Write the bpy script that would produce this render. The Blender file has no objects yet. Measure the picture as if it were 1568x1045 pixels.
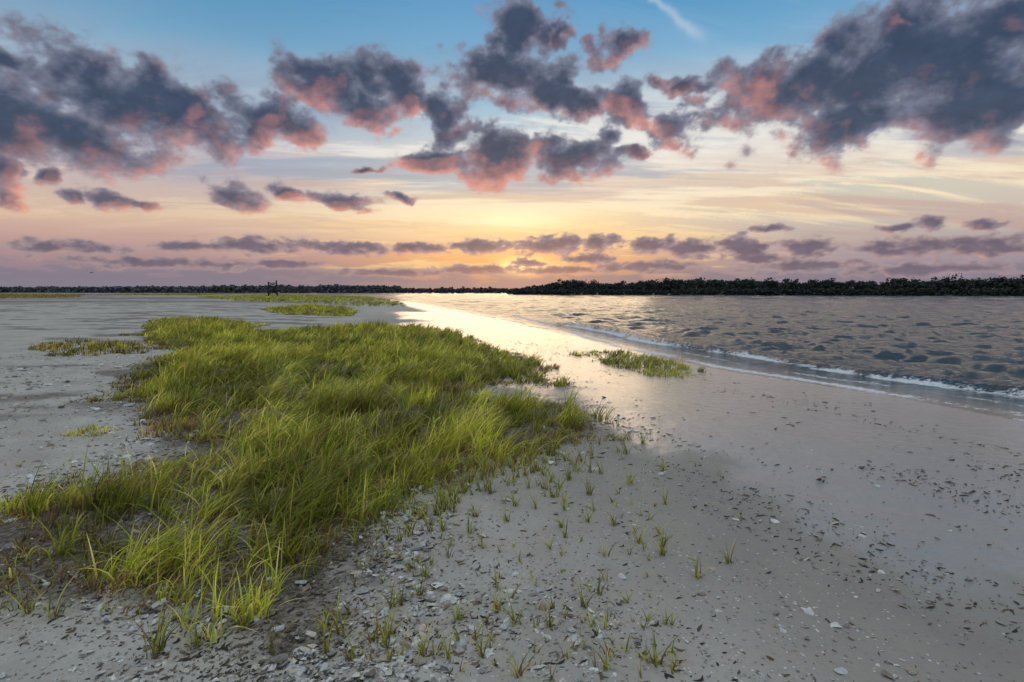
import bpy, math, numpy as np
from mathutils import Vector
rng=np.random.default_rng(7)
PITCH=math.atan(75.5/871); F=871.0; CZ=2.2
cp,sp=math.cos(PITCH),math.sin(PITCH)
scene=bpy.context.scene
scene.view_settings.view_transform='Standard'; scene.view_settings.look='None'; scene.view_settings.exposure=0
def tolin(c):
    c=np.asarray(c,float)/255.0
    return np.where(c<=0.04045,c/12.92,((c+0.055)/1.055)**2.4)
# ---------------- numpy noise
def h2(ix,iy,seed):
    n=(ix.astype(np.int64)*374761393+iy.astype(np.int64)*668265263+seed*1442695041)&0xffffffff
    n=((n^(n>>13))*1274126177)&0xffffffff
    n=(n^(n>>16))&0xffffffff
    return n/4294967295.0
def vn(x,y,seed=0):
    ix=np.floor(x);iy=np.floor(y);fx=x-ix;fy=y-iy
    fx=fx*fx*(3-2*fx);fy=fy*fy*(3-2*fy)
    a=h2(ix,iy,seed);b=h2(ix+1,iy,seed);c=h2(ix,iy+1,seed);d=h2(ix+1,iy+1,seed)
    return (a*(1-fx)+b*fx)*(1-fy)+(c*(1-fx)+d*fx)*fy
def fbm(x,y,o=4,seed=0,g=.5):
    s=0;a=.5;t=0
    for i in range(o):
        ca,sa=math.cos(i*.7),math.sin(i*.7)
        X=(x*ca-y*sa)*2**i+i*17.3;Y=(x*sa+y*ca)*2**i-i*9.1
        s=s+a*vn(X,Y,seed+i);t+=a;a*=g
    return s/t
def sfbm(x,y,o=4,seed=0,g=.5):   # keeps the stretch direction in every octave
    s=0;a=.5;t=0
    for i in range(o):
        s=s+a*vn(x*2**i+i*17.3,y*2**i-i*9.1,seed+i);t+=a;a*=g
    return s/t
def sstep(a,b,x):
    t=np.clip((x-a)/(b-a),0,1);return t*t*(3-2*t)

# ---------------- camera maths used only to lay out world positions
def ray(px,py):
    vx=(np.asarray(px,float)-784)/F; vy=(522.5-np.asarray(py,float))/F
    return vx, cp+vy*sp, -sp+vy*cp
def flat(px,py,z=0.0):
    x,y,w=ray(px,py); t=(CZ-z)/(-w); return x*t,y*t
shore_px=[(1568,642),(1400,612),(1230,588),(1080,562),(950,533),(860,511),(760,489),(690,475),(645,467),(600,459),(545,454)]
sx,sy=flat([p[0] for p in shore_px],[p[1] for p in shore_px])
S=[(26,-60),(18,-12),(13.6,2)]+list(zip(sx,sy))+[(-210,520),(-700,900),(-3000,1600)]
S=np.array(S)
def sdist(x,y):
    best=np.full(x.shape,1e9);sg=np.ones(x.shape)
    for i in range(len(S)-1):
        a=S[i];b=S[i+1];ab=b-a;L2=(ab**2).sum()
        t=np.clip(((x-a[0])*ab[0]+(y-a[1])*ab[1])/L2,0,1)
        dx=x-(a[0]+t*ab[0]);dy=y-(a[1]+t*ab[1]);d=np.hypot(dx,dy)
        cr=ab[0]*(y-a[1])-ab[1]*(x-a[0])
        m=d<best-1e-9
        best=np.where(m,d,best);sg=np.where(m,np.sign(cr),sg)
    return best*sg     # + = land
def fl1(px,py): 
    a,b=flat([px],[py]); return float(a[0]),float(b[0])
i0=fl1(790,452.2);i1=fl1(1180,453.2);i2=fl1(1900,455.5)
def off(p,k): 
    r=math.hypot(*p); return (p[0]*(r+k)/r,p[1]*(r+k)/r)
W=32
ISL=[off(i0,W)+off(i1,W)+(W,),off(i1,W)+off(i2,W)+(W,), (-170,780,60,640,40),(-2200,1500,-170,800,60)]
def terr(x,y,fine=True):
    x=np.asarray(x,float);y=np.asarray(y,float)
    d=sdist(x,y)+ (fbm(x*.25,y*.25,3,3)-.5)*1.2
    r=np.hypot(x,y)
    z=np.where(d<0,np.maximum(d*.05,-2.5),.5*(1-np.exp(-np.maximum(d,0)*.06)))
    z=z+ (fbm(x*.35,y*.35,3,5)-.5)*.10*sstep(2,9,d)
    f=1-sstep(20,60,r)
    z=z+(fbm(x*2.2,y*2.2,4,8)-.5)*(.03+.05*sstep(8,12,d))*sstep(3,9,d)*f
    z=z+(fbm(x*9,y*9,3,21)-.5)*.020*sstep(4,9,d)*(1-sstep(8,20,r))
    for (ax,ay,bx,by,w) in ISL:
        abx,aby=bx-ax,by-ay
        t=np.clip(((x-ax)*abx+(y-ay)*aby)/(abx**2+aby**2),0,1)
        dd=np.hypot(x-(ax+t*abx),y-(ay+t*aby))
        z=np.maximum(z,-2.5+3.1*(1-sstep(w*.8,w*1.3,dd)))
    return z
def px2w(px,py):
    x,y,w=ray(px,py);z=np.full(np.shape(x),.4)
    for _ in range(10):
        t=(CZ-z)/(-w); z=terr(x*t,y*t)
    t=(CZ-z)/(-w)
    return x*t,y*t,z

# ---------------- mesh helpers
def mkmesh(name,V,Fq,mat,col=None,attrs=None,smooth=True,tris=None,parent=None):
    me=bpy.data.meshes.new(name)
    V=np.asarray(V,np.float32).reshape(-1,3)
    Fq=np.asarray(Fq,np.int32).reshape(-1,4) if Fq is not None else np.zeros((0,4),np.int32)
    T=np.asarray(tris,np.int32).reshape(-1,3) if tris is not None else np.zeros((0,3),np.int32)
    me.vertices.add(len(V));me.vertices.foreach_set('co',V.ravel())
    nl=Fq.size+T.size
    me.loops.add(nl);me.loops.foreach_set('vertex_index',np.concatenate([Fq.ravel(),T.ravel()]).astype(np.int32))
    me.polygons.add(len(Fq)+len(T))
    ls=np.concatenate([np.arange(len(Fq))*4,Fq.size+np.arange(len(T))*3]).astype(np.int32)
    me.polygons.foreach_set('loop_start',ls)
    if smooth: me.polygons.foreach_set('use_smooth',np.ones(len(ls),bool))
    me.update(calc_edges=True)
    if col is not None:
        a=me.color_attributes.new('Col','FLOAT_COLOR','POINT')
        c=np.ones((len(V),4),np.float32);c[:,:3]=np.asarray(col).reshape(-1,3);a.data.foreach_set('color',c.ravel())
    if attrs:
        for k,v in attrs.items():
            a=me.attributes.new(k,'FLOAT','POINT');a.data.foreach_set('value',np.asarray(v,np.float32).ravel())
    me.materials.append(mat)
    ob=bpy.data.objects.new(name,me);scene.collection.objects.link(ob)
    if parent: ob.parent=parent
    return ob
class NT:
    def __init__(s,nt): s.nt=nt;s.n=nt.nodes;s.l=nt.links
    def new(s,t,**k):
        n=s.n.new(t)
        for a,b in k.items(): setattr(n,a,b)
        return n
    def put(s,sock,v):
        if isinstance(v,bpy.types.NodeSocket): s.l.new(v,sock)
        else: sock.default_value=v
    def m(s,op,a,b=None,c=None,clamp=False):
        n=s.new('ShaderNodeMath',operation=op,use_clamp=clamp)
        s.put(n.inputs[0],a)
        if b is not None:s.put(n.inputs[1],b)
        if c is not None:s.put(n.inputs[2],c)
        return n.outputs[0]
    def ss(s,x,a,b,lo=0.0,hi=1.0):
        n=s.new('ShaderNodeMapRange',interpolation_type='SMOOTHSTEP')
        for i,q in enumerate((x,a,b,lo,hi)): s.put(n.inputs[i],q)
        return n.outputs[0]
    def mix(s,f,a,b,bt='MIX'):
        n=s.new('ShaderNodeMix',data_type='RGBA',blend_type=bt)
        s.put(n.inputs[0],f);s.put(n.inputs[6],a);s.put(n.inputs[7],b)
        return n.outputs[2]
    def noise(s,vec,sc,det=4,rough=.5,dist=0):
        n=s.new('ShaderNodeTexNoise');s.put(n.inputs['Vector'],vec)
        n.inputs['Scale'].default_value=sc;n.inputs['Detail'].default_value=det
        n.inputs['Roughness'].default_value=rough;n.inputs['Distortion'].default_value=dist
        return n
def mat(name):
    m=bpy.data.materials.new(name);m.use_nodes=True
    for n in list(m.node_tree.nodes): m.node_tree.nodes.remove(n)
    return m,NT(m.node_tree)
def out(t,sh):
    o=t.new('ShaderNodeOutputMaterial');t.l.new(sh,o.inputs[0])
def bsdf(t,color,rough,**k):
    b=t.new('ShaderNodeBsdfPrincipled');t.put(b.inputs['Base Color'],color);t.put(b.inputs['Roughness'],rough)
    for a,v in k.items(): t.put(b.inputs[a.replace('_',' ')],v)
    return b
def at(t,n):
    a=t.new('ShaderNodeAttribute');a.attribute_name=n;return a
# ---------------- SKY : cloud dome (emission added over the twilight sky of the world)
def azel_arr(px,py):
    x,y,z=ray(px,py);return np.degrees(np.arctan2(x,y)),np.degrees(np.arctan2(z,np.hypot(x,y)))
SUN_AZ=float(azel_arr(800,405)[0]);SUN_EL=3.0
# cx,cy,halfw,halfh,rot,pink(0..1)
clouds=[(80,195,185,58,-10,.4),(150,225,105,36,-8,.6),(215,145,155,50,-14,.1),(290,175,95,40,-20,.45),(400,182,90,32,-14,.6),(25,82,50,20,-10,.0),(10,268,34,22,0,.6),(8,300,26,16,0,.7),
(500,135,70,40,-8,.55),(600,130,62,40,-6,.05),(560,165,60,28,0,.2),(688,178,26,50,22,.0),(800,62,42,48,25,.0),(850,45,25,22,0,0),(780,118,105,36,0,.0),(872,145,66,24,-12,.0),(948,70,42,28,0,.0),
(960,160,64,32,-25,.5),(1030,195,50,28,-25,.2),(760,243,60,36,8,.7),(662,252,50,20,0,.85),(875,235,66,30,-6,.1),(922,200,30,24,0,.1),(978,232,34,13,0,.1),(820,215,40,16,0,.8),
(1350,125,230,78,8,.0),(1480,60,160,80,0,.0),(1420,110,190,85,0,.0),(1150,140,66,44,10,.9),(1290,190,95,32,-6,.3),(1500,150,140,58,0,.05),(1600,20,170,90,0,.05),(1060,125,40,18,0,.1),(1400,30,50,25,0,.3),(1260,110,110,50,10,.2),
(365,300,48,17,-22,.5),(440,295,30,12,-8,.5),(525,312,46,12,-8,.5),(180,310,46,11,0,.4),(232,312,20,9,0,.5),(110,303,18,10,-30,.4),(560,262,22,7,0,.1),(612,307,20,6,0,.1),(75,275,14,12,0,.5),
(110,378,115,9,-1,.0),(285,379,60,7,0,.2),(400,378,70,11,0,.05),(530,380,80,9,-1,.1),(640,380,40,7,0,.4),(735,378,46,9,0,.1),(850,376,60,12,3,.15),(917,373,30,15,0,.1),
(1000,376,50,11,0,.2),(1055,380,42,12,0,.2),(1140,378,42,18,-8,.1),(1235,378,40,15,0,.2),(1165,396,50,8,0,.1),(1390,380,80,14,0,.2),(1510,377,80,17,3,.1),(1420,345,24,9,-8,.1),(1370,350,30,6,0,.1),(1510,345,40,9,0,.2),(1180,348,30,5,0,.1),
(250,403,150,9,0,.0),(430,405,50,6,0,.0),(810,402,22,5,0,.0),(730,413,70,7,0,.1),(905,396,32,8,0,.0),(985,409,80,8,0,.05),(1240,407,90,9,0,.05),(1410,412,130,10,0,.05),(860,415,70,5,0,.2),(600,418,80,5,0,.1),
(1720,200,90,40,0,.3),(-140,160,150,50,0,.3),(-220,300,80,20,0,.3),(1760,370,100,15,0,.3),(-110,380,90,9,0,.2)]
def cfield(az,el):
    amp=.08+.92*sstep(2,15,el)
    sx_,sy_=az,el*1.25
    u=az+((fbm(sx_*.16,sy_*.16,4,301)-.5)*4.2+(fbm(sx_*.6,sy_*.6,4,305)-.5)*2.4)*amp
    v=el+((fbm(sx_*.16,sy_*.16,4,311)-.5)*2.6+(fbm(sx_*.6,sy_*.6,4,315)-.5)*2.0)*amp
    rmin=np.full(az.shape,9.0);wp=np.zeros(az.shape);ws=np.full(az.shape,1e-9);wv=np.zeros(az.shape)
    for (cx,cy,w,h,rot,pk) in clouds:
        a,e=azel_arr(cx,cy);a1,_=azel_arr(cx+w,cy);a0,_=azel_arr(cx-w,cy);_,e1=azel_arr(cx,cy-h);_,e0=azel_arr(cx,cy+h)
        A=abs(a1-a0)/2*1.26;B=abs(e1-e0)/2*1.32;m=np.abs(u-a)<A*2.5
        m&=np.abs(v-e)<(B*2.5+A)
        if not m.any(): continue
        dx=u[m]-a;dy=v[m]-e;c,s=math.cos(math.radians(rot)),math.sin(math.radians(rot))
        X=(dx*c+dy*s)/A;Y=(-dx*s+dy*c)/B;r=np.sqrt(X*X+Y*Y)
        k=.10;q=np.exp(-np.minimum(r,3)*6)
        wp[m]+=q*pk;wv[m]+=q*Y;ws[m]+=q
        a_=rmin[m];hh=np.clip(.5+.5*(a_-r)/k,0,1);rmin[m]=a_*(1-hh)+r*hh-k*hh*(1-hh)
    lo=1-sstep(4,12,el)
    bA=fbm(sx_*.42,sy_*.46,8,321,.57);bB=fbm(sx_*1.1,el*2.2,5,327,.56)
    bil=bA*(1-lo)+bB*lo
    D=1.03-rmin+(bil-.5)*1.4
    return D,wp/ws,wv/ws
def rampel(el,L):
    L=np.array(L,float);return np.stack([np.interp(el,L[:,0],L[:,i]) for i in (1,2,3)],-1)
top=[(33,100,146,182),(48,196,200,204),(90,226,225,220)]  # overhead sky out of view, brightened on purpose to light the foreground
RL=[(-2,126,118,132),(.45,130,122,137),(1.75,142,126,138),(3.05,168,138,142),(4.3,190,156,150),(6.2,212,182,160),(9.4,196,180,178),(12.4,186,182,190),(15.4,152,174,196),(20.9,108,158,192),(26,76,138,182)]+top
RC=[(-2,140,122,128),(.45,150,128,134),(1.75,194,144,120),(3.05,234,170,116),(4.3,240,190,138),(6.2,243,206,160),(7.5,245,220,176),(9.4,240,226,194),(12.4,224,220,206),(15.4,188,204,212),(18.2,148,186,209),(20.9,118,170,204),(26,84,149,195)]+top
RR=[(-2,126,122,138),(.45,132,126,142),(1.75,141,133,149),(3.05,160,146,155),(4.3,176,163,162),(6.2,198,184,174),(8.2,206,198,182),(10.6,202,205,194),(12.4,188,200,204),(15.4,166,190,206),(20.9,124,171,204),(26,84,146,192)]+top
def skycol(az,el):
    cl,cc,cr=rampel(el,RL),rampel(el,RC),rampel(el,RR)
    d=az-SUN_AZ
    f=sstep(2,28,np.abs(d))[...,None]
    base=tolin(np.where((d<0)[...,None],cl,cr)*f+cc*(1-f))
    bk=sstep(120,180,np.abs(d))[...,None];base=base*(1-bk)+tolin((cl+cr)/2)*bk
    R=np.radians(az);E=np.radians(np.maximum(el,0))
    zz=np.sin(E)+.09;X=np.sin(R)*np.cos(E)/zz;Y=np.cos(R)*np.cos(E)/zz
    def mixc(f,c): 
        nonlocal base
        f=f[...,None];base=base*(1-f)+tolin(np.array(c,float))*f
    ca,sa=math.cos(math.radians(12)),math.sin(math.radians(12))
    Xr=X*ca+Y*sa;Yr=-X*sa+Y*ca
    wx=(fbm(X*.5,Y*.5,3,331)-.5)*1.6
    c1=sfbm(Xr*.6+wx,Yr*2.6+wx,8,333,.66);cb=fbm(X*.42,Y*.6,3,341)
    side=sstep(-30,-6,d)
    ci=sstep(.46,.60,c1+(cb-.5)*.6+.03*side)*sstep(4,8,el)*(1-.95*sstep(14,22,el))*(.35+.65*side)
    g=sstep(5,15,el)[...,None]
    cc_=tolin([252,226,182])*(1-g)+tolin([236,232,226])*g
    base=base*(1-ci[...,None]*.9)+cc_*ci[...,None]*.9
    c2=sfbm(X*.35+7+wx*.5,Y*2.0,7,351,.62)
    mixc(sstep(.5,.64,c2)*sstep(3,5,el)*(1-sstep(9,15,el))*.5,[190,156,146])
    c3=sfbm(X*.6+3,Y*2.2+wx,7,361,.64)
    mixc(sstep(.48,.64,c3)*sstep(8,11,el)*(1-sstep(17,24,el))*.6,[140,160,184])
    c4=sfbm(az*.12,el*1.5,6,371,.6)
    mixc(sstep(.50,.64,c4)*sstep(1.2,2.5,el)*(1-sstep(6,9,el))*.5*(1-sstep(10,34,np.abs(d))),[254,218,156])
    c5=sfbm(az*.35,el*1.5,5,381,.6)
    mixc(sstep(.42,.60,c5+(1.9-el)*.12)*(1-sstep(1.6,3.2,el))*.75,[124,118,134])
    a2=((d-.1)/2.0)**2+((el-2.6)/.8)**2;a3=(d/9)**2+((el-3.5)/4)**2;a4=((d+1.2)/4.5)**2+((el-7.0)/.9)**2
    base=base+np.exp(-a2)[...,None]*np.array([1.1,.68,.22])+np.exp(-a3)[...,None]*np.array([.08,.045,.0])+np.exp(-a4)[...,None]*np.array([.16,.14,.08])
    a0,e0=azel_arr(985,-15);a1,e1=azel_arr(1085,66)
    L=np.hypot(a1-a0,e1-e0);ux,uy=(a1-a0)/L,(e1-e0)/L
    s=(az-a0)*ux+(el-e0)*uy;p=-(az-a0)*uy+(el-e0)*ux+(fbm(s*1.2,s*0,3,391)-.5)*.5
    mixc(np.exp(-(p/(.16+.05*np.maximum(s,0)))**2)*sstep(-3,0,s)*(1-sstep(L*.7,L*1.05,s))*.3,[225,228,232])
    # cumulus
    D,pk,vv=cfield(az,el)
    tx=SUN_AZ-az;ty=-2.0-el;n=np.hypot(tx,ty)+1e-6;k=.2+1.2*sstep(2,16,el)
    D2,_,_=cfield(az+tx/n*k,el+ty/n*k)
    al=.8*sstep(-.04,.34,D)+.2*sstep(-.45,.5,D)
    lit=sstep(-.15,.6,D-D2)
    nz=fbm(az*.25,el*.3,4,401)
    nf=fbm(az*1.0,el*1.3,6,405,.58)
    core=sstep(.05,.80,D)
    pf=sstep(.15,1.45,pk*.95+(nz-.5)*1.0+(-vv)*.34+(lit-.4)*.62+(nf-.5)*.25)*(1-.45*core)
    pf=np.clip(pf+.32*lit*(1-core),0,1)
    low=(1-sstep(3,13,el))[...,None]
    dk=(tolin([56,70,95])*(1-low)+tolin([108,98,116])*low)
    md=(tolin([124,128,148])*(1-low)+tolin([164,144,148])*low)
    ppk=(tolin([208,144,134])*(1-low)+tolin([226,160,134])*low)
    body=md*(1-core[...,None])+dk*core[...,None]
    body=body*(.76+.48*nf[...,None])
    cc_=body*(1-pf[...,None])+ppk*pf[...,None]*(.8+.4*nf[...,None])
    al=(al*(.6+.38*sstep(.5,3.0,el)))[...,None]
    base=base*(1-al)+cc_*al
    hz=((1-sstep(0,1.6,el))*.65)[...,None]
    base=base*(1-hz)+(tolin([156,134,138])*(1-f)+tolin([130,124,140])*f)*hz
    return base
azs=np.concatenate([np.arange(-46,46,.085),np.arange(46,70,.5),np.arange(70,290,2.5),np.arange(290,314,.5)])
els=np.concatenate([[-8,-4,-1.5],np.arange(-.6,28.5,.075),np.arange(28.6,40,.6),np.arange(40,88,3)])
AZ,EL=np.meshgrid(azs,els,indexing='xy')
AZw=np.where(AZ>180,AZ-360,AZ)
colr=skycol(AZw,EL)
RD=6000.0
r_=np.radians(AZ);e_=np.radians(EL)
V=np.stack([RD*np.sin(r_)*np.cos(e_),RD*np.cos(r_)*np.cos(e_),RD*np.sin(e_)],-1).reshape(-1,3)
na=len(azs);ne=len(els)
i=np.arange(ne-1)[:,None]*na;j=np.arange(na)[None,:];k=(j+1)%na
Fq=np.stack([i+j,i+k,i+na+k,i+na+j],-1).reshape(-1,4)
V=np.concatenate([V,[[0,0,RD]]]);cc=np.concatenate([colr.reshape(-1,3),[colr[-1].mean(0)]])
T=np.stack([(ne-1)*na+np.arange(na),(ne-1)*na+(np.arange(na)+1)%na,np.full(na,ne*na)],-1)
mSky,t=mat('sky')
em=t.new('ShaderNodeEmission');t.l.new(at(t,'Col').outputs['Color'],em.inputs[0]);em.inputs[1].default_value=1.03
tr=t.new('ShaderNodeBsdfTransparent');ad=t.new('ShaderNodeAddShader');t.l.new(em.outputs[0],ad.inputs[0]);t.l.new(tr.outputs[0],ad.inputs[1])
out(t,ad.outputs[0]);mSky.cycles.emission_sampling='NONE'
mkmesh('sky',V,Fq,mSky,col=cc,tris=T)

world=bpy.data.worlds.new('World');scene.world=world;world.use_nodes=True
for n in list(world.node_tree.nodes): world.node_tree.nodes.remove(n)
Wn=NT(world.node_tree)
ns=Wn.new('ShaderNodeTexSky',sky_type='NISHITA');ns.sun_disc=False
ns.sun_elevation=math.radians(SUN_EL);ns.sun_rotation=math.radians(SUN_AZ)
bgB=Wn.new('ShaderNodeBackground');Wn.l.new(ns.outputs[0],bgB.inputs[0]);bgB.inputs[1].default_value=.004
wo=Wn.new('ShaderNodeOutputWorld');Wn.l.new(bgB.outputs[0],wo.inputs[0])
world.cycles.sampling_method='NONE'

SE=7
sl=bpy.data.lights.new('sun','SUN');sl.energy=.28;sl.angle=math.radians(26);sl.color=(1,.74,.45)
so=bpy.data.objects.new('sun',sl);scene.collection.objects.link(so)
sdv=Vector((math.sin(math.radians(SUN_AZ))*math.cos(math.radians(SE)),math.cos(math.radians(SUN_AZ))*math.cos(math.radians(SE)),math.sin(math.radians(SE))))
so.rotation_euler=sdv.to_track_quat('Z','Y').to_euler()

# ---------------- materials
mS,t=mat('sand')
geo=t.new('ShaderNodeNewGeometry');P=geo.outputs['Position']
wet=at(t,'wet').outputs['Fac'];mud=at(t,'mud').outputs['Fac'];shl=at(t,'shell').outputs['Fac'];damp=at(t,'damp').outputs['Fac']
a=t.noise(P,1.3,5,.6);b=t.noise(P,260,1,.5);c=t.noise(P,28,4,.6)
wn=t.m('ADD',wet,t.m('MULTIPLY',t.m('SUBTRACT',a.outputs[0],.5),t.m('MULTIPLY',t.m('MULTIPLY',wet,t.m('SUBTRACT',1.0,wet)),5.0)),clamp=True)
col=t.mix(t.ss(a.outputs[0],.3,.7),(.43,.385,.33,1),(.56,.515,.455,1))
col=t.mix(t.ss(c.outputs[0],.5,.8,0,.45),col,(.24,.21,.18,1))
col=t.mix(t.m('MULTIPLY',damp,t.ss(a.outputs[0],.25,.65,.4,.8)),col,(.23,.205,.18,1))
vo=t.new('ShaderNodeTexVoronoi');t.l.new(P,vo.inputs['Vector']);vo.inputs['Scale'].default_value=38
sepc=t.new('ShaderNodeSeparateColor');t.l.new(vo.outputs['Color'],sepc.inputs[0])
chip=t.m('MULTIPLY',t.ss(vo.outputs['Distance'],.42,.3),t.m('LESS_THAN',sepc.outputs[0],t.m('MULTIPLY',shl,.40)))
col=t.mix(chip,col,t.mix(sepc.outputs[1],(.74,.72,.68,1),(.14,.12,.10,1)))
col=t.mix(t.m('MULTIPLY',mud,t.ss(c.outputs[0],.25,.6,.45,1)),col,(.095,.07,.048,1))
col=t.mix(t.m('MULTIPLY',wn,.62),col,(.24,.22,.19,1))
hh=t.m('ADD',t.m('MULTIPLY',c.outputs[0],.6),t.m('MULTIPLY',b.outputs[0],.16))
hh=t.m('ADD',hh,t.m('MULTIPLY',chip,.35))
bp=t.new('ShaderNodeBump');t.l.new(hh,bp.inputs['Height']);t.put(bp.inputs['Strength'],t.m('SUBTRACT',.85,t.m('MULTIPLY',wn,.72)));bp.inputs['Distance'].default_value=.02
bs=bsdf(t,col,t.m('SUBTRACT',.85,t.m('MULTIPLY',wn,.5)),Coat_Weight=t.ss(wn,.25,.6),Coat_Roughness=t.m('SUBTRACT',.34,t.m('MULTIPLY',wn,.20)),Coat_IOR=2.1)
t.l.new(bp.outputs[0],bs.inputs['Normal'])
bp2=t.new('ShaderNodeBump');lw=t.noise(P,4.5,7,.66);t.l.new(lw.outputs[0],bp2.inputs['Height']);bp2.inputs['Strength'].default_value=.8;bp2.inputs['Distance'].default_value=.03
t.l.new(bp2.outputs[0],bs.inputs['Coat Normal'])
out(t,bs.outputs[0])

mW,t=mat('sea_water')
geo=t.new('ShaderNodeNewGeometry');P=geo.outputs['Position']
mp=t.new('ShaderNodeMapping');t.l.new(P,mp.inputs[0]);mp.inputs[2].default_value=(0,0,math.radians(25));mp.inputs[3].default_value=(.75,1.35,1)
w1=t.noise(mp.outputs[0],3.4,5,.66,.4)
calm=at(t,'calm').outputs['Fac']
bp=t.new('ShaderNodeBump');t.l.new(w1.outputs[0],bp.inputs['Height']);t.put(bp.inputs['Strength'],t.m('SUBTRACT',1.0,t.m('MULTIPLY',calm,.88)));bp.inputs['Distance'].default_value=.20
foam=at(t,'foam').outputs['Fac']
fn=t.noise(P,7,6,.7,.6)
ff=t.ss(t.m('ADD',fn.outputs[0],t.m('MULTIPLY',foam,.42)),.64,.86)
ff=t.m('MULTIPLY',ff,t.ss(foam,.02,.3))
colw=t.mix(calm,(.032,.060,.080,1),(.15,.145,.135,1))
bs=bsdf(t,colw,.08,IOR=1.33);t.l.new(bp.outputs[0],bs.inputs['Normal'])
fb=bsdf(t,(.74,.75,.77,1),.7)
mx=t.new('ShaderNodeMixShader');t.l.new(ff,mx.inputs[0]);t.l.new(bs.outputs[0],mx.inputs[1]);t.l.new(fb.outputs[0],mx.inputs[2])
out(t,mx.outputs[0])

def leafmat(name,trans=.35,rough=.5):
    m,t=mat(name)
    c=at(t,'Col').outputs['Color']
    bs=bsdf(t,c,rough);bs.inputs['Specular IOR Level'].default_value=.35
    tr=t.new('ShaderNodeBsdfTranslucent');t.l.new(t.mix(1.0,c,(1.3,1.2,.6,1),'MULTIPLY'),tr.inputs[0])
    mx=t.new('ShaderNodeMixShader');mx.inputs[0].default_value=trans
    t.l.new(bs.outputs[0],mx.inputs[1]);t.l.new(tr.outputs[0],mx.inputs[2]);out(t,mx.outputs[0]);return m
mG=leafmat('cordgrass_blades',.4)
def vcm(name,rough,nz=30,amt=.4):
    m,t=mat(name);c=at(t,'Col').outputs['Color'];geo=t.new('ShaderNodeNewGeometry')
    n=t.noise(geo.outputs['Position'],nz,3,.6)
    c=t.mix(t.ss(n.outputs[0],.35,.7,0,amt),c,t.mix(1.0,c,(.4,.38,.36,1),'MULTIPLY'))
    out(t,bsdf(t,c,rough).outputs[0]);return m
mSh=vcm('oyster_shell',.45,70,.4);mDb=vcm('wrack_debris',.8,40,.4);mTr=vcm('tree_foliage',.9,.5,.3)
mWd=vcm('weathered_wood',.85,8,.5)

# ---------------- terrain + water sheets
def polar(rs,th):
    R,T=np.meshgrid(rs,th,indexing='ij')
    x=R*np.sin(T);y=R*np.cos(T)
    nr,nt=R.shape
    i=np.arange(nr-1)[:,None]*nt;j=np.arange(nt)[None,:];k=(j+1)%nt
    Fq=np.stack([i+j,i+k,i+nt+k,i+nt+j],-1).reshape(-1,4)[:, ::-1]
    return x.ravel(),y.ravel(),Fq,nt
def closed(x,y,z,Fq,nt):
    c=len(x);x=np.append(x,0);y=np.append(y,0);z=np.append(z,z[0])
    j=np.arange(nt);tr=np.stack([j,(j+1)%nt,np.full(nt,c)],-1)[:, ::-1]
    return np.stack([x,y,z],-1),Fq,tr
MAIN=[(215,512),(300,500),(420,508),(540,500),(640,500),(700,512),(770,537),(830,562),(858,590),(780,590),(715,596),(740,612),(850,618),(940,642),(900,668),(830,692),(750,712),(690,738),(610,748),(580,800),(545,870),(500,940),(440,1010),(370,985),(320,945),(200,925),(100,905),(-20,910),(-80,820),(40,760),(180,735),(262,690),(240,640),(180,605),(205,560),(275,540),(225,524)]
def poly_w(P): 
    x,y,z=px2w([p[0] for p in P],[p[1] for p in P]);return np.stack([x,y],-1)
def inpoly(x,y,P):
    ins=np.zeros(x.shape,bool);n=len(P)
    dm=np.full(x.shape,1e9)
    for i in range(n):
        x1,y1=P[i];x2,y2=P[(i+1)%n]
        c=((y1>y)!=(y2>y))&(x<(x2-x1)*(y-y1)/(y2-y1+1e-12)+x1);ins^=c
        t=np.clip(((x-x1)*(x2-x1)+(y-y1)*(y2-y1))/((x2-x1)**2+(y2-y1)**2+1e-9),0,1)
        dm=np.minimum(dm,np.hypot(x-x1-t*(x2-x1),y-y1-t*(y2-y1)))
    return np.where(ins,dm,-dm)
PM=poly_w(MAIN)
th=np.concatenate([np.arange(-56,56,.2),np.arange(56,304,2.0)])*math.pi/180
rs_=np.exp(np.arange(math.log(.3),math.log(5500),.0155))
x,y,Fq,nt=polar(rs_,th)
z=terr(x,y);dd=sdist(x,y);r=np.hypot(x,y)
nw=(fbm(x*.5,y*.25,4,40)-.5)
wet=1-sstep(4.5,9.4,dd+nw*4.5)
wet=np.where(r>60,np.minimum(wet,1-sstep(1,6,dd)),wet)
damp=(1-sstep(8.0,12.0,dd+nw*4.5))*(1-sstep(30,60,r))
pe=inpoly(x,y,PM)
mud=sstep(-.25,.25,pe+(fbm(x*4,y*4,3,50)-.5)*.7)*(1-sstep(20,50,r)*.5)
mud=np.maximum(mud, sstep(.52,.62,fbm(x*.35+3,y*.9,5,60))*.75*sstep(9,13,dd)*sstep(8,13,r))
mud=np.maximum(mud, sstep(60,140,r)*sstep(.45,.6,fbm(x*.02,y*.05,4,61))*.8*(dd>3))
shell=sstep(7,11,dd+nw*3)*(.3+.7*sstep(.38,.6,fbm(x*.6,y*.6,4,62)))
V,Fq,tr=closed(x,y,z,Fq,nt)
ap=lambda a:np.append(a,a[0])
mkmesh('beach_ground',V,Fq,mS,attrs=dict(wet=ap(wet),mud=ap(mud),shell=ap(shell),damp=ap(damp)),tris=tr)
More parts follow.
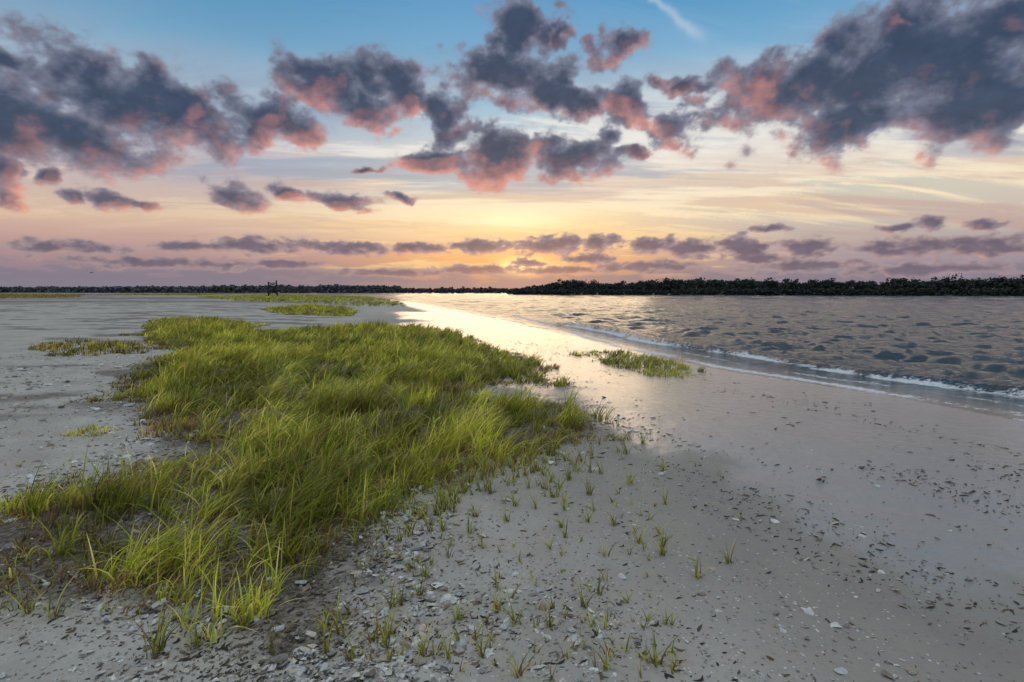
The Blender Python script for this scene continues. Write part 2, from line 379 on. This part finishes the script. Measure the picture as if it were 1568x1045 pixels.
# water
thw=np.concatenate([np.arange(-16,50,.14),np.arange(50,344,3.0)])*math.pi/180
rw=np.exp(np.arange(math.log(5.0),math.log(400),.0065));rw=np.concatenate([rw,np.exp(np.arange(math.log(402),math.log(5600),.04))])
x,y,Fq,nt=polar(rw,thw)
dd=sdist(x,y);r=np.hypot(x,y)
e=2.9+(fbm(y*.12,x*0+3,2,70)-.5)*1.5
s_=dd+e
ridge=np.where(s_>0,np.exp(-(s_/.20)**2),np.exp(-(s_/.6)**2))*.32*(.65+.35*np.sin(y*.22+1.0))*(1-sstep(30,60,r))
lines=(np.exp(-((dd+e*2.4)/.5)**2)*.12)*(1-sstep(30,60,r))
ca,sa=math.cos(.35),math.sin(.35)
xr=x*ca+y*sa;yr=-x*sa+y*ca
chop=0
for lam,amp_,sd in ((.45,.07,9),(.8,.14,1),(1.4,.22,2),(2.8,.30,3),(6.5,.40,4),(14,.60,5),(28,.9,6)):
    n_=1-np.abs(2*vn(xr/lam*.7+vn(xr/lam*.3,yr/lam*.3,sd+60)*1.2,yr/lam*1.25,sd+50)-1)
    n_=n_*.45+.55*vn(xr/lam*1.5,yr/lam*2.3,sd+70)
    fade=(1-sstep(lam*35,lam*75,r))*(sstep(lam*6,lam*18,r) if lam>2.5 else 1)
    chop=chop+(n_-.5)*amp_*fade
chop=chop*sstep(.8,7,-dd)
z=.004+ridge+lines+chop
z=np.where(dd>4,-.05-.04*(dd-4),z);z=np.maximum(z,-8)
z=np.where(dd>0, np.where(dd>4,z,.004-.012*dd),z)
bn=(fbm(y*.3,x*.3,3,72)-.5)
def band(c,w,a): return np.exp(-((dd-c-bn*1.2)/w)**2)*a
foam=np.maximum.reduce([band(-.35,.28,.9),band(-1.3,.22,.6),np.exp(-((s_-.40)/.30)**2)*1.0,band(.2,.15,.6)])
foam=foam*(.45+.55*sstep(.35,.60,fbm(y*.8,x*.8,3,73)))
foam=np.where(r>80,foam*.5,foam)
calm=1-sstep(.2,2.6,-dd)
V=np.stack([x,y,z],-1)
mkmesh('sea_water',V,Fq,mW,attrs=dict(foam=foam,calm=calm))

# ---------------- grass
def grass(name,pos,hgt,wid,lean,bend,cb_,ct,K=5,parent=None):
    n=len(pos);tt=np.linspace(0,1,K+1)[None,:]
    ld=np.stack([np.cos(lean),np.sin(lean)],-1)
    up=hgt[:,None]*(tt-.42*bend[:,None]*tt**2.2)
    out_=hgt[:,None]*bend[:,None]*tt**1.9+hgt[:,None]*.08*tt
    cx=pos[:,0:1]+ld[:,0:1]*out_;cy=pos[:,1:2]+ld[:,1:2]*out_;cz=pos[:,2:3]-.01+up
    wa=rng.uniform(0,math.pi,n);ww=wid[:,None]*np.clip(1.02-tt,0.02,1)**.75*.5
    tw=wa[:,None]+tt*rng.uniform(-.9,.9,n)[:,None]
    dx=np.cos(tw)*ww;dy=np.sin(tw)*ww
    A=np.stack([cx-dx,cy-dy,cz],-1);B=np.stack([cx+dx,cy+dy,cz],-1)
    V=np.stack([A,B],2)
    idx=np.arange(n)[:,None]*(2*(K+1))+np.arange(K)[None,:]*2
    Fq=np.stack([idx,idx+1,idx+3,idx+2],-1)
    m=(tt[...,None]**.8)
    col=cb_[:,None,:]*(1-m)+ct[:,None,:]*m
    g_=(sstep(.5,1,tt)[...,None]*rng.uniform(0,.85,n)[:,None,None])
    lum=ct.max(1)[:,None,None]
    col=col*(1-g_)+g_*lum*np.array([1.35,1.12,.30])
    col=np.repeat(col[:,:,None,:],2,2)
    return mkmesh(name,V,Fq,mG,col=col,parent=parent)
def colors(n,dead,seedmix=None,yellow=.5):
    g1=np.array([.11,.21,.03]);g2=np.array([.55,.61,.06]);g3=np.array([.80,.74,.24])
    br=np.array([.32,.20,.10]);dk=np.array([.11,.075,.04])
    u=rng.random(n)[:,None]
    if seedmix is not None: u=np.clip(u*.65+seedmix[:,None]*.60,0,1)
    ct=g1*(1-u)+g2*u
    y=(rng.random(n)<.24*yellow*2)[:,None];ct=np.where(y,g3,ct)
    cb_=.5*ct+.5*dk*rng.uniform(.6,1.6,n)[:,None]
    dm=(rng.random(n)<dead)[:,None]
    ct=np.where(dm,br*rng.uniform(.5,1.7,n)[:,None],ct);cb_=np.where(dm,br*.5,cb_)
    return cb_,ct
def scatter(P,dens,seed,feather=.3,thr=.3,nscale=1.2):
    lo=P.min(0);hi=P.max(0)
    N=int((hi[0]-lo[0])*(hi[1]-lo[1])*dens)
    x=rng.uniform(lo[0],hi[0],N);y=rng.uniform(lo[1],hi[1],N)
    e=inpoly(x,y,P)
    nz=fbm(x*nscale,y*nscale,4,seed)
    keep=(e+(nz-.5)*feather*3*np.clip(np.hypot(x,y)/7,.35,1)>0)&(nz>thr+.25*(rng.random(N)-.5))
    return x[keep],y[keep],e[keep],nz[keep]
def tufted(x,y,e,nz,nb,H,name,dead=.1,w=.008,yellow=.5):
    n=len(x);rep=rng.integers(max(1,nb-4),nb+5,n)
    hs=H*(.62+.38*sstep(-.1,.9,e))*(.6+.8*rng.random(n))*(.7+.6*nz)*(.75+.5*sstep(.3,.7,fbm(x*1.1,y*1.1,3,95)))
    tbn=.65+.85*sstep(.3,.7,fbm(x*1.7,y*1.1,3,97))
    X=np.repeat(x,rep);Y=np.repeat(y,rep);hh=np.repeat(hs,rep);tb=np.repeat(rng.uniform(.6,1.4,n)*tbn,rep)
    N=len(X);r=np.hypot(X,Y)
    ra=rng.uniform(0,2*math.pi,N);rr=rng.random(N)**.5*.045*(1+r/18)
    X=X+np.cos(ra)*rr;Y=Y+np.sin(ra)*rr;Zt=terr(X,Y)
    h=hh*rng.uniform(.4,1.15,N)
    wl=rng.random(N)<.76
    wind=fbm(X*.8,Y*.8,2,90)-.5
    lean=np.where(wl,rng.normal(-.15,.55,N)+wind*1.8,ra)
    bend=np.clip(rng.normal(.62,.28,N)+wind*.6,.05,1.2)
    cb_,ct=colors(N,dead,np.clip((fbm(X*.5,Y*.5,3,91)-.3)*2.2,0,1),yellow)
    cb_=cb_*tb[:,None];ct=ct*tb[:,None]
    wd=w*rng.uniform(.6,1.35,N)*(1+np.clip(r-4,0,60)/9)
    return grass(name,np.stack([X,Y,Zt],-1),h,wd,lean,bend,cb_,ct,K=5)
x,y,e,nz=scatter(PM,190,101,.40,.35,1.6)
r=np.hypot(x,y);e=e*np.clip(7/r,1,2.6);fg=fbm(x*3.2,y*3.2,2,109)
nr_=1-sstep(4,7,r)
k=(rng.random(len(x))<np.clip(4.6/r,.14,.9)*(.5+.5*sstep(.2,1.6,e)))&(fg>.39-.07*nr_+(.12-.05*nr_)*(1-sstep(0,1.2,e)))
x,y,e,nz=x[k],y[k],e[k],nz[k]
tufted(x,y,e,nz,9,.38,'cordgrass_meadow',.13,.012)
x,y,e,nz=scatter(PM,160,102,.85,.28)
r=np.hypot(x,y);k=(rng.random(len(x))<np.clip(6/r,.15,1))&((e<.7)|(rng.random(len(x))<.3))
x,y,e,nz=x[k],y[k],e[k],nz[k]
tufted(x,y,e*0,nz,6,.19,'dead_cordgrass_stubble',.75,.009)
for nm,pp,dens,H,dead,thr in [
 ('cordgrass_patch',[(870,540),(960,540),(1040,555),(1080,575),(1000,578),(930,560)],30,.22,.25,.42),
 ('cordgrass_patch',[(300,455),(420,451),(560,455),(610,462),(625,470),(560,471),(500,466),(380,462)],3.2,.55,.1,.2),
 ('cordgrass_patch',[(400,474),(470,468),(545,474),(540,485),(440,483)],10,.36,.15,.3),
 ('cordgrass_patch',[(50,535),(90,522),(220,528),(200,545),(100,548)],26,.26,.6,.40),
 ('cordgrass_patch',[(215,502),(250,490),(330,492),(400,500),(330,512),(240,512)],38,.34,.3,.34),
 ('cordgrass_patch',[(95,668),(150,655),(180,662),(140,672)],120,.16,.3,.2),
 ('dune_grass',[(-150,455),(-60,450),(130,451),(120,456),(0,458)],2.2,.6,.8,.2),
 ('dune_grass',[(120,452),(300,450),(420,450),(300,453)],.6,.7,.6,.2),
 ]:
    P=poly_w(pp);x,y,e,nz=scatter(P,dens,len(nm)+len(pp),.5,thr)
    if len(x)>6000: x,y,e,nz=x[:6000],y[:6000],e[:6000],nz[:6000]
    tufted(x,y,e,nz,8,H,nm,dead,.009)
tp=[(240,1000,.34),(590,990,.3),(700,950,.16),(790,955,.2),(895,930,.2),(935,1005,.2),(1005,1018,.18),(880,712,.28),(905,757,.2),(940,805,.2),(985,680,.22),(1015,722,.18),(1100,730,.15),(1135,797,.12),(1015,837,.16),(965,850,.16),(1070,887,.16),(1115,862,.18),(860,808,.18),(740,840,.18),(680,812,.18),(630,872,.2),(560,870,.2),(900,800,.18),(995,797,.14),(600,930,.2),(520,968,.22),(845,1040,.12),(550,1040,.15),(740,1005,.16),(500,1000,.22),(85,945,.25),(40,940,.22),(865,770,.2),(790,775,.2),(835,750,.2),(710,755,.22),(650,790,.2),(820,960,.12),(1065,715,.12),(1020,955,.12),(905,960,.12),(300,990,.16),(420,1000,.2)]
for _ in range(170):
    px=rng.uniform(470,1040);py=rng.uniform(690,1040)
    if px>1250-(py-650)*.55: continue
    tp.append((px,py,rng.uniform(.05,.17)))
for _ in range(150):
    q=rng.random();tp.append((560+q*350+rng.normal(0,35),790-q*120+rng.normal(12,28),rng.uniform(.12,.32)))
for _ in range(60):
    tp.append((rng.uniform(0,260),rng.uniform(560,760),rng.uniform(.04,.10)))
tx,ty,tz=px2w([p[0] for p in tp],[p[1] for p in tp])
TH=np.array([p[2] for p in tp]);cnt=np.where(TH>.15,rng.integers(8,16,len(tp)),rng.integers(3,8,len(tp)))
cnt[0]=22
X=np.repeat(tx,cnt);Y=np.repeat(ty,cnt);H=np.repeat(TH,cnt);N=len(X)
ra=rng.uniform(0,6.28,N);rr=rng.random(N)*.16*H
X=X+np.cos(ra)*rr;Y=Y+np.sin(ra)*rr
cb_,ct=colors(N,.3)
grass('cordgrass_sprouts',np.stack([X,Y,terr(X,Y)],-1),H*rng.uniform(.5,1.2,N),.010*rng.uniform(.6,1.3,N),ra*.6+rng.normal(0,.6,N),np.clip(rng.normal(.5,.28,N),.05,1.1),cb_,ct,K=6)

# ---------------- shells
def shells(x,y,size,cols,name,m):
    N=len(x);z=terr(x,y);K=9
    a=np.linspace(0,2*math.pi,K,endpoint=False)[None,:]
    asp=rng.uniform(.45,.8,N)[:,None]
    rad=size[:,None]*(1+.22*rng.normal(0,1,(N,K)))
    lx=np.cos(a)*rad;ly=np.sin(a)*rad*asp
    sgn=np.where(rng.random(N)<.5,1,-1)[:,None]
    lz=sgn*size[:,None]*.16*(1+.3*rng.normal(0,1,(N,K)))
    ix=lx*.55;iy=ly*.55;iz=-sgn*size[:,None]*.10*np.ones((1,K))
    Vl=np.concatenate([np.stack([lx,ly,lz*-1],-1),np.stack([ix,iy,-iz],-1),np.stack([np.zeros((N,1)),np.zeros((N,1)),sgn*size[:,None]*.18],-1)],1)
    th_=rng.uniform(0,6.28,N);tl=rng.normal(0,.32,N);tb=rng.normal(0,.25,N)
    c,s=np.cos(tl)[:,None],np.sin(tl)[:,None]
    X,Y,Z=Vl[...,0],Vl[...,1],Vl[...,2];Y,Z=Y*c-Z*s,Y*s+Z*c
    c,s=np.cos(tb)[:,None],np.sin(tb)[:,None];X,Z=X*c-Z*s,X*s+Z*c
    c,s=np.cos(th_)[:,None],np.sin(th_)[:,None];X,Y=X*c-Y*s,X*s+Y*c
    V=np.stack([X+x[:,None],Y+y[:,None],Z+z[:,None]+size[:,None]*.16],-1)
    o=np.arange(N)[:,None]*(2*K+1);j=np.arange(K)[None,:];k=(j+1)%K
    Fq=np.stack([o+j,o+k,o+K+k,o+K+j],-1);T=np.stack([o+K+j,o+K+k,o+2*K+0*j],-1)
    col=np.repeat(cols[:,None,:],2*K+1,1)*rng.uniform(.8,1.1,(N,2*K+1,1))
    return mkmesh(name,V,Fq,m,col=col,tris=T,smooth=False)
def cand(n,rmin,rmax,amin,amax,pw=1.0):
    r=rmin*(rmax/rmin)**(rng.random(n)**pw);a=np.radians(rng.uniform(amin,amax,n))
    return r*np.sin(a),r*np.cos(a)
x,y=cand(105000,2.2,24,-46,40)
d_=sdist(x,y);e=inpoly(x,y,PM);nz=fbm(x*.9,y*.9,4,120);nq_=fbm(x*2.5,y*2.5,3,123)
p=(.12+.75*sstep(.42,.62,nz)*sstep(9,12,d_)+.4*np.exp(-(e/.6)**2)*sstep(6,9,d_))*sstep(4.5,7.5,d_)*(1-.75*(e>.3))
p*=np.where((x<-.5)&(e<0),1.4,.55)*(.25+1.4*sstep(.42,.65,nq_))
k=rng.random(len(x))<p*.42
x,y=x[k],y[k]
sz=np.clip(rng.lognormal(math.log(.010),.70,len(x)),.0035,.045)*np.clip(.8+np.hypot(x,y)/16,.8,1.8)
pal=np.array([[.80,.78,.73],[.88,.86,.82],[.85,.83,.80],[.70,.69,.66],[.62,.52,.40],[.34,.32,.31],[.62,.65,.68],[.78,.70,.58],[.35,.26,.18]])
cols=pal[rng.integers(0,len(pal),len(x))]*rng.uniform(.75,1.1,(len(x),1))
shells(x,y,sz,cols,'oyster_shells',mSh)
# ---------------- dark wrack bits
x,y=cand(84000,2.2,26,-44,44)
d_=sdist(x,y);e=inpoly(x,y,PM);nz=fbm(x*.7,y*.7,4,130);st=fbm(x*1.1+y*.5,y*.35,4,131)
p=.04+1.0*np.exp(-((e+.05)/.38)**2)+.9*sstep(.48,.64,st)*sstep(1.2,2.5,d_)*(1-sstep(7,10,d_))+.7*sstep(.48,.60,nz)*sstep(9,12,d_)+.3*(e>0)
p*=(d_>.8)
k=rng.random(len(x))<p*.42
x,y=x[k],y[k];N=len(x)
z=terr(x,y);L=np.clip(rng.lognormal(math.log(.0095),.65,N),.003,.045)*np.clip(.7+np.hypot(x,y)/12,.8,2.2);a=rng.normal(.3,.9,N)
K=4;tt=np.linspace(-1,1,K)[None,:];cu=rng.normal(0,.4,N)[:,None]
wd=(L*rng.uniform(.08,.5,N)).clip(.002,.010)[:,None]*np.array([.35,1,.9,.25])[None,:]
lx=tt*L[:,None];ly=cu*L[:,None]*tt**2
V=[]
for s,zz_ in ((-1,.0),(0,.8),(1,.0)):
    lyy=ly+s*wd
    X=lx*np.cos(a)[:,None]-lyy*np.sin(a)[:,None]+x[:,None];Y=lx*np.sin(a)[:,None]+lyy*np.cos(a)[:,None]+y[:,None]
    V.append(np.stack([X,Y,z[:,None]+.001+zz_*wd+rng.uniform(0,.004,(N,1))*(1+tt)],-1))
V=np.stack(V,2)
o=np.arange(N)[:,None,None]*(3*K);j=np.arange(K-1)[None,:,None]*3;q=np.arange(2)[None,None,:]
i_=o+j+q;Fq=np.stack([i_,i_+3,i_+4,i_+1],-1)
pal=np.array([[.04,.032,.024],[.09,.06,.035],[.16,.11,.065],[.03,.03,.03],[.22,.17,.11]])
cols=pal[rng.integers(0,len(pal),N)]
mkmesh('seaweed_wrack',V,Fq,mDb,col=np.repeat(cols,3*K,0),smooth=False)

# ---------------- distant trees
def trees(name,pts,hs,nq,size,c1,c2,trunk=True,low=.12):
    V=[];C=[];TV=[]
    for (x,y),h in zip(pts,hs):
        z0=.3
        pine=trunk and rng.random()<.3
        cw=h*(rng.uniform(.22,.32) if pine else rng.uniform(.45,.7))
        nb=rng.integers(5,9)
        zc0=.5 if pine else low
        cen=np.stack([rng.normal(0,cw*.5,nb),rng.normal(0,cw*.5,nb),h*rng.uniform(zc0,.84,nb)],-1)
        cen[0]=(rng.normal(0,cw*.15),0,h*.84)
        br=h*rng.uniform(.12,.22,nb)*(0.8 if pine else 1.1)
        which=rng.integers(0,nb,nq)
        dv=rng.normal(0,1,(nq,3));dv/=np.linalg.norm(dv,axis=1)[:,None]
        c=cen[which]+dv*br[which][:,None]*np.array([1.35,1.35,.8])*rng.uniform(.3,1.08,nq)[:,None]
        c[:,2]=np.clip(c[:,2],0.2,h)
        a=rng.normal(0,1,(nq,3));a/=np.linalg.norm(a,axis=1)[:,None];b=np.cross(a,dv);b/=np.linalg.norm(b,axis=1)[:,None]+1e-6
        s=size*rng.uniform(.5,1.2,nq)[:,None]
        q=np.stack([c+a*s,c+b*s*.8,c-a*s,c-b*s*.8],1)+np.array([x,y,z0])
        V.append(q)
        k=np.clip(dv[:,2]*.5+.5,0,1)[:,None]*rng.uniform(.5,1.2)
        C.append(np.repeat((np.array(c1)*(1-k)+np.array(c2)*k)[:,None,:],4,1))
        if trunk:
            b0=.02*h;ln=rng.normal(0,.04*h,2)
            A=np.array([[b0,0,0],[0,b0,0],[-b0,0,0],[0,-b0,0]]);B=A*.35+np.array([ln[0],ln[1],h*.85])
            TV.append(np.concatenate([A,B])+np.array([x,y,z0]))
            for lb in range(3):
                tgt=cen[rng.integers(0,nb)];st_=np.array([ln[0]*.5,ln[1]*.5,h*.42])
                TV.append(np.concatenate([A*.45+st_,A*.15+tgt])+np.array([x,y,z0]))
    V=np.concatenate(V).reshape(-1,3);C=np.concatenate(C).reshape(-1,3);n=len(V)
    F_=np.arange(n).reshape(-1,4)
    if trunk:
        m=len(TV);tv=np.concatenate(TV);o=n+np.arange(m)[:,None,None]*8
        j=np.arange(4);k=(j+1)%4
        f=np.stack([j,k,k+4,j+4],-1)[None]
        F_=np.concatenate([F_,(o+f).reshape(-1,4)])
        V=np.concatenate([V,tv]);C=np.concatenate([C,np.tile([.05,.04,.035],(len(tv),1))])
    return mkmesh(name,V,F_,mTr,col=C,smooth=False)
def along(A,B,n,depth):
    t=rng.random(n);dx,dy=B[0]-A[0],B[1]-A[1];L=math.hypot(dx,dy)
    o=rng.uniform(-.8,.9,n)*depth
    return [(A[0]+dx*a-dy/L*b,A[1]+dy*a+dx/L*b) for a,b in zip(t,o)]
A=off(i0,W);B=off(i1,W);Cc=off(i2,W)
p1=along(A,B,260,22);p2=along(B,Cc,380,24)
def hn(p,base,amp,sd,k=1): 
    q=np.array(p);f=fbm(q[:,0]*.03,q[:,1]*.03,4,sd)
    return base+amp*(f-.5)*2+k*(rng.normal(0,.7,len(p))+(rng.random(len(p))<.08)*rng.uniform(1,2.6,len(p)))
h1=hn(p1,8.2,2.2,200)*np.clip(.5+np.array([(q[0]-A[0])/70 for q in p1]),.42,1);h2_=hn(p2,7.6,2.2,201)
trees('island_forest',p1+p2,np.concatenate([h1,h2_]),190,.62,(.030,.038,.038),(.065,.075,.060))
u=along(off(i0,6),off(i1,6),300,6)+along(off(i1,6),off(i2,6),360,6)
trees('island_shrubs',u,rng.uniform(1.8,3.9,len(u)),80,.6,(.030,.038,.036),(.065,.072,.060),trunk=False,low=.05)
q1=along((-170,790),(60,650),260,30)
trees('far_point_treeline',q1,hn(q1,5.6,1.4,210),80,1.3,(.07,.08,.09),(.10,.11,.12),trunk=False,low=.05)  # distance haze mixed into the foliage colour as lighter blue-grey
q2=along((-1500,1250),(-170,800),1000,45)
trees('marsh_treeline',q2,hn(q2,9.5,2.5,220),70,2.4,(.11,.12,.14),(.15,.16,.175),trunk=False,low=.05)  # paler blue-grey foliage: atmospheric haze painted into the colours

# ---------------- wooden observation stand
root=bpy.data.objects.new('observation_stand',None);scene.collection.objects.link(root)
gx,gy,gz=[float(v[0]) for v in px2w(np.array([418]),np.array([454.5]))]
root.location=(gx,gy,gz);root.rotation_euler=(0,0,.35)
def beam(name,p,q,w):
    p=np.array(p,float);q=np.array(q,float);d_=q-p;d_/=np.linalg.norm(d_)
    u_=np.cross(d_,[0,0,1]);
    if np.linalg.norm(u_)<.1:u_=np.cross(d_,[1,0,0])
    u_/=np.linalg.norm(u_);v_=np.cross(d_,u_)
    c=[(-1,-1),(1,-1),(1,1),(-1,1)]
    V=[p+(u_*a+v_*b)*w/2 for a,b in c]+[q+(u_*a+v_*b)*w/2 for a,b in c]
    Fq=[(0,1,5,4),(1,2,6,5),(2,3,7,6),(3,0,4,7),(3,2,1,0),(4,5,6,7)]
    return mkmesh(name,V,Fq,mWd,col=np.tile([.03,.027,.025],(8,1)),smooth=False,parent=root)
hw=1.3;H=5.8;hp=3.5
cs=[(-hw,-hw),(hw,-hw),(hw,hw),(-hw,hw)]
for i,(a,b) in enumerate(cs):
    beam(f'post_{i+1}',(a*1.15,b*1.15,-.3),(a,b,H-(.5 if i in(0,3) else 0)),.36)
    c,d_=cs[(i+1)%4]
    beam(f'floor_joist_{i+1}',(a,b,hp),(c,d_,hp),.4)
    beam(f'rail_{i+1}',(a,b,hp+1.3),(c,d_,hp+1.3),.28)
    beam(f'brace_{i+1}',(a*1.12,b*1.12,.4),(c*1.02,d_*1.02,hp-.2),.2)
for i in range(8):
    xx=-hw+.15+i*(2*hw-.3)/7
    beam(f'deck_plank_{i+1}',(xx,-hw-.1,hp+.26),(xx,hw+.1,hp+.26),.1)
beam('seat',(-.7,0,hp+.8),(.7,0,hp+.8),.3)
for i in range(5): beam(f'ladder_rung_{i+1}',(-.3,-hw*1.1,.4+i*.55),(.3,-hw*1.1,.4+i*.55),.08)

# ---------------- gull
bx,by,bz=[float(v) for v in ray(140,418)];k=120/by
gull=bpy.data.objects.new('flying_gull',None);scene.collection.objects.link(gull);gull.location=(bx*k,120,CZ+bz*k)
mB,t=mat('gull_feathers');n=t.noise(t.new('ShaderNodeNewGeometry').outputs['Position'],9,3);out(t,bsdf(t,t.mix(n.outputs[0],(.12,.12,.13,1),(.3,.3,.31,1)),.8).outputs[0])
K=8;rad=[.01,.05,.09,.1,.085,.06,.05,.005];xs=[-.3,-.2,-.08,.02,.12,.2,.25,.33]
V=[(xs[i],rad[i]*math.cos(a),rad[i]*math.sin(a)) for i in range(8) for a in np.linspace(0,6.283,K,endpoint=False)]
Fq=[(i*K+j,i*K+(j+1)%K,(i+1)*K+(j+1)%K,(i+1)*K+j) for i in range(7) for j in range(K)]
mkmesh('body',V,Fq,mB,parent=gull)
for s,nm in((1,'left_wing'),(-1,'right_wing')):
    V=[(.12,s*.05,.03),(-.06,s*.05,.03),(.17,s*.3,.17),(-.04,s*.3,.15),(.08,s*.6,.12),(-.02,s*.58,.11),(-.04,s*.75,.05),(-.06,s*.74,.05)]
    mkmesh(nm,V,[(0,1,3,2),(2,3,5,4),(4,5,7,6)],mB,parent=gull)

cam=bpy.data.cameras.new('camera');co=bpy.data.objects.new('camera',cam);scene.collection.objects.link(co)
co.location=(0,0,CZ);co.rotation_euler=(math.pi/2-PITCH,0,0);cam.lens=20;cam.sensor_width=36;cam.clip_end=15000;cam.clip_start=.05
scene.camera=co
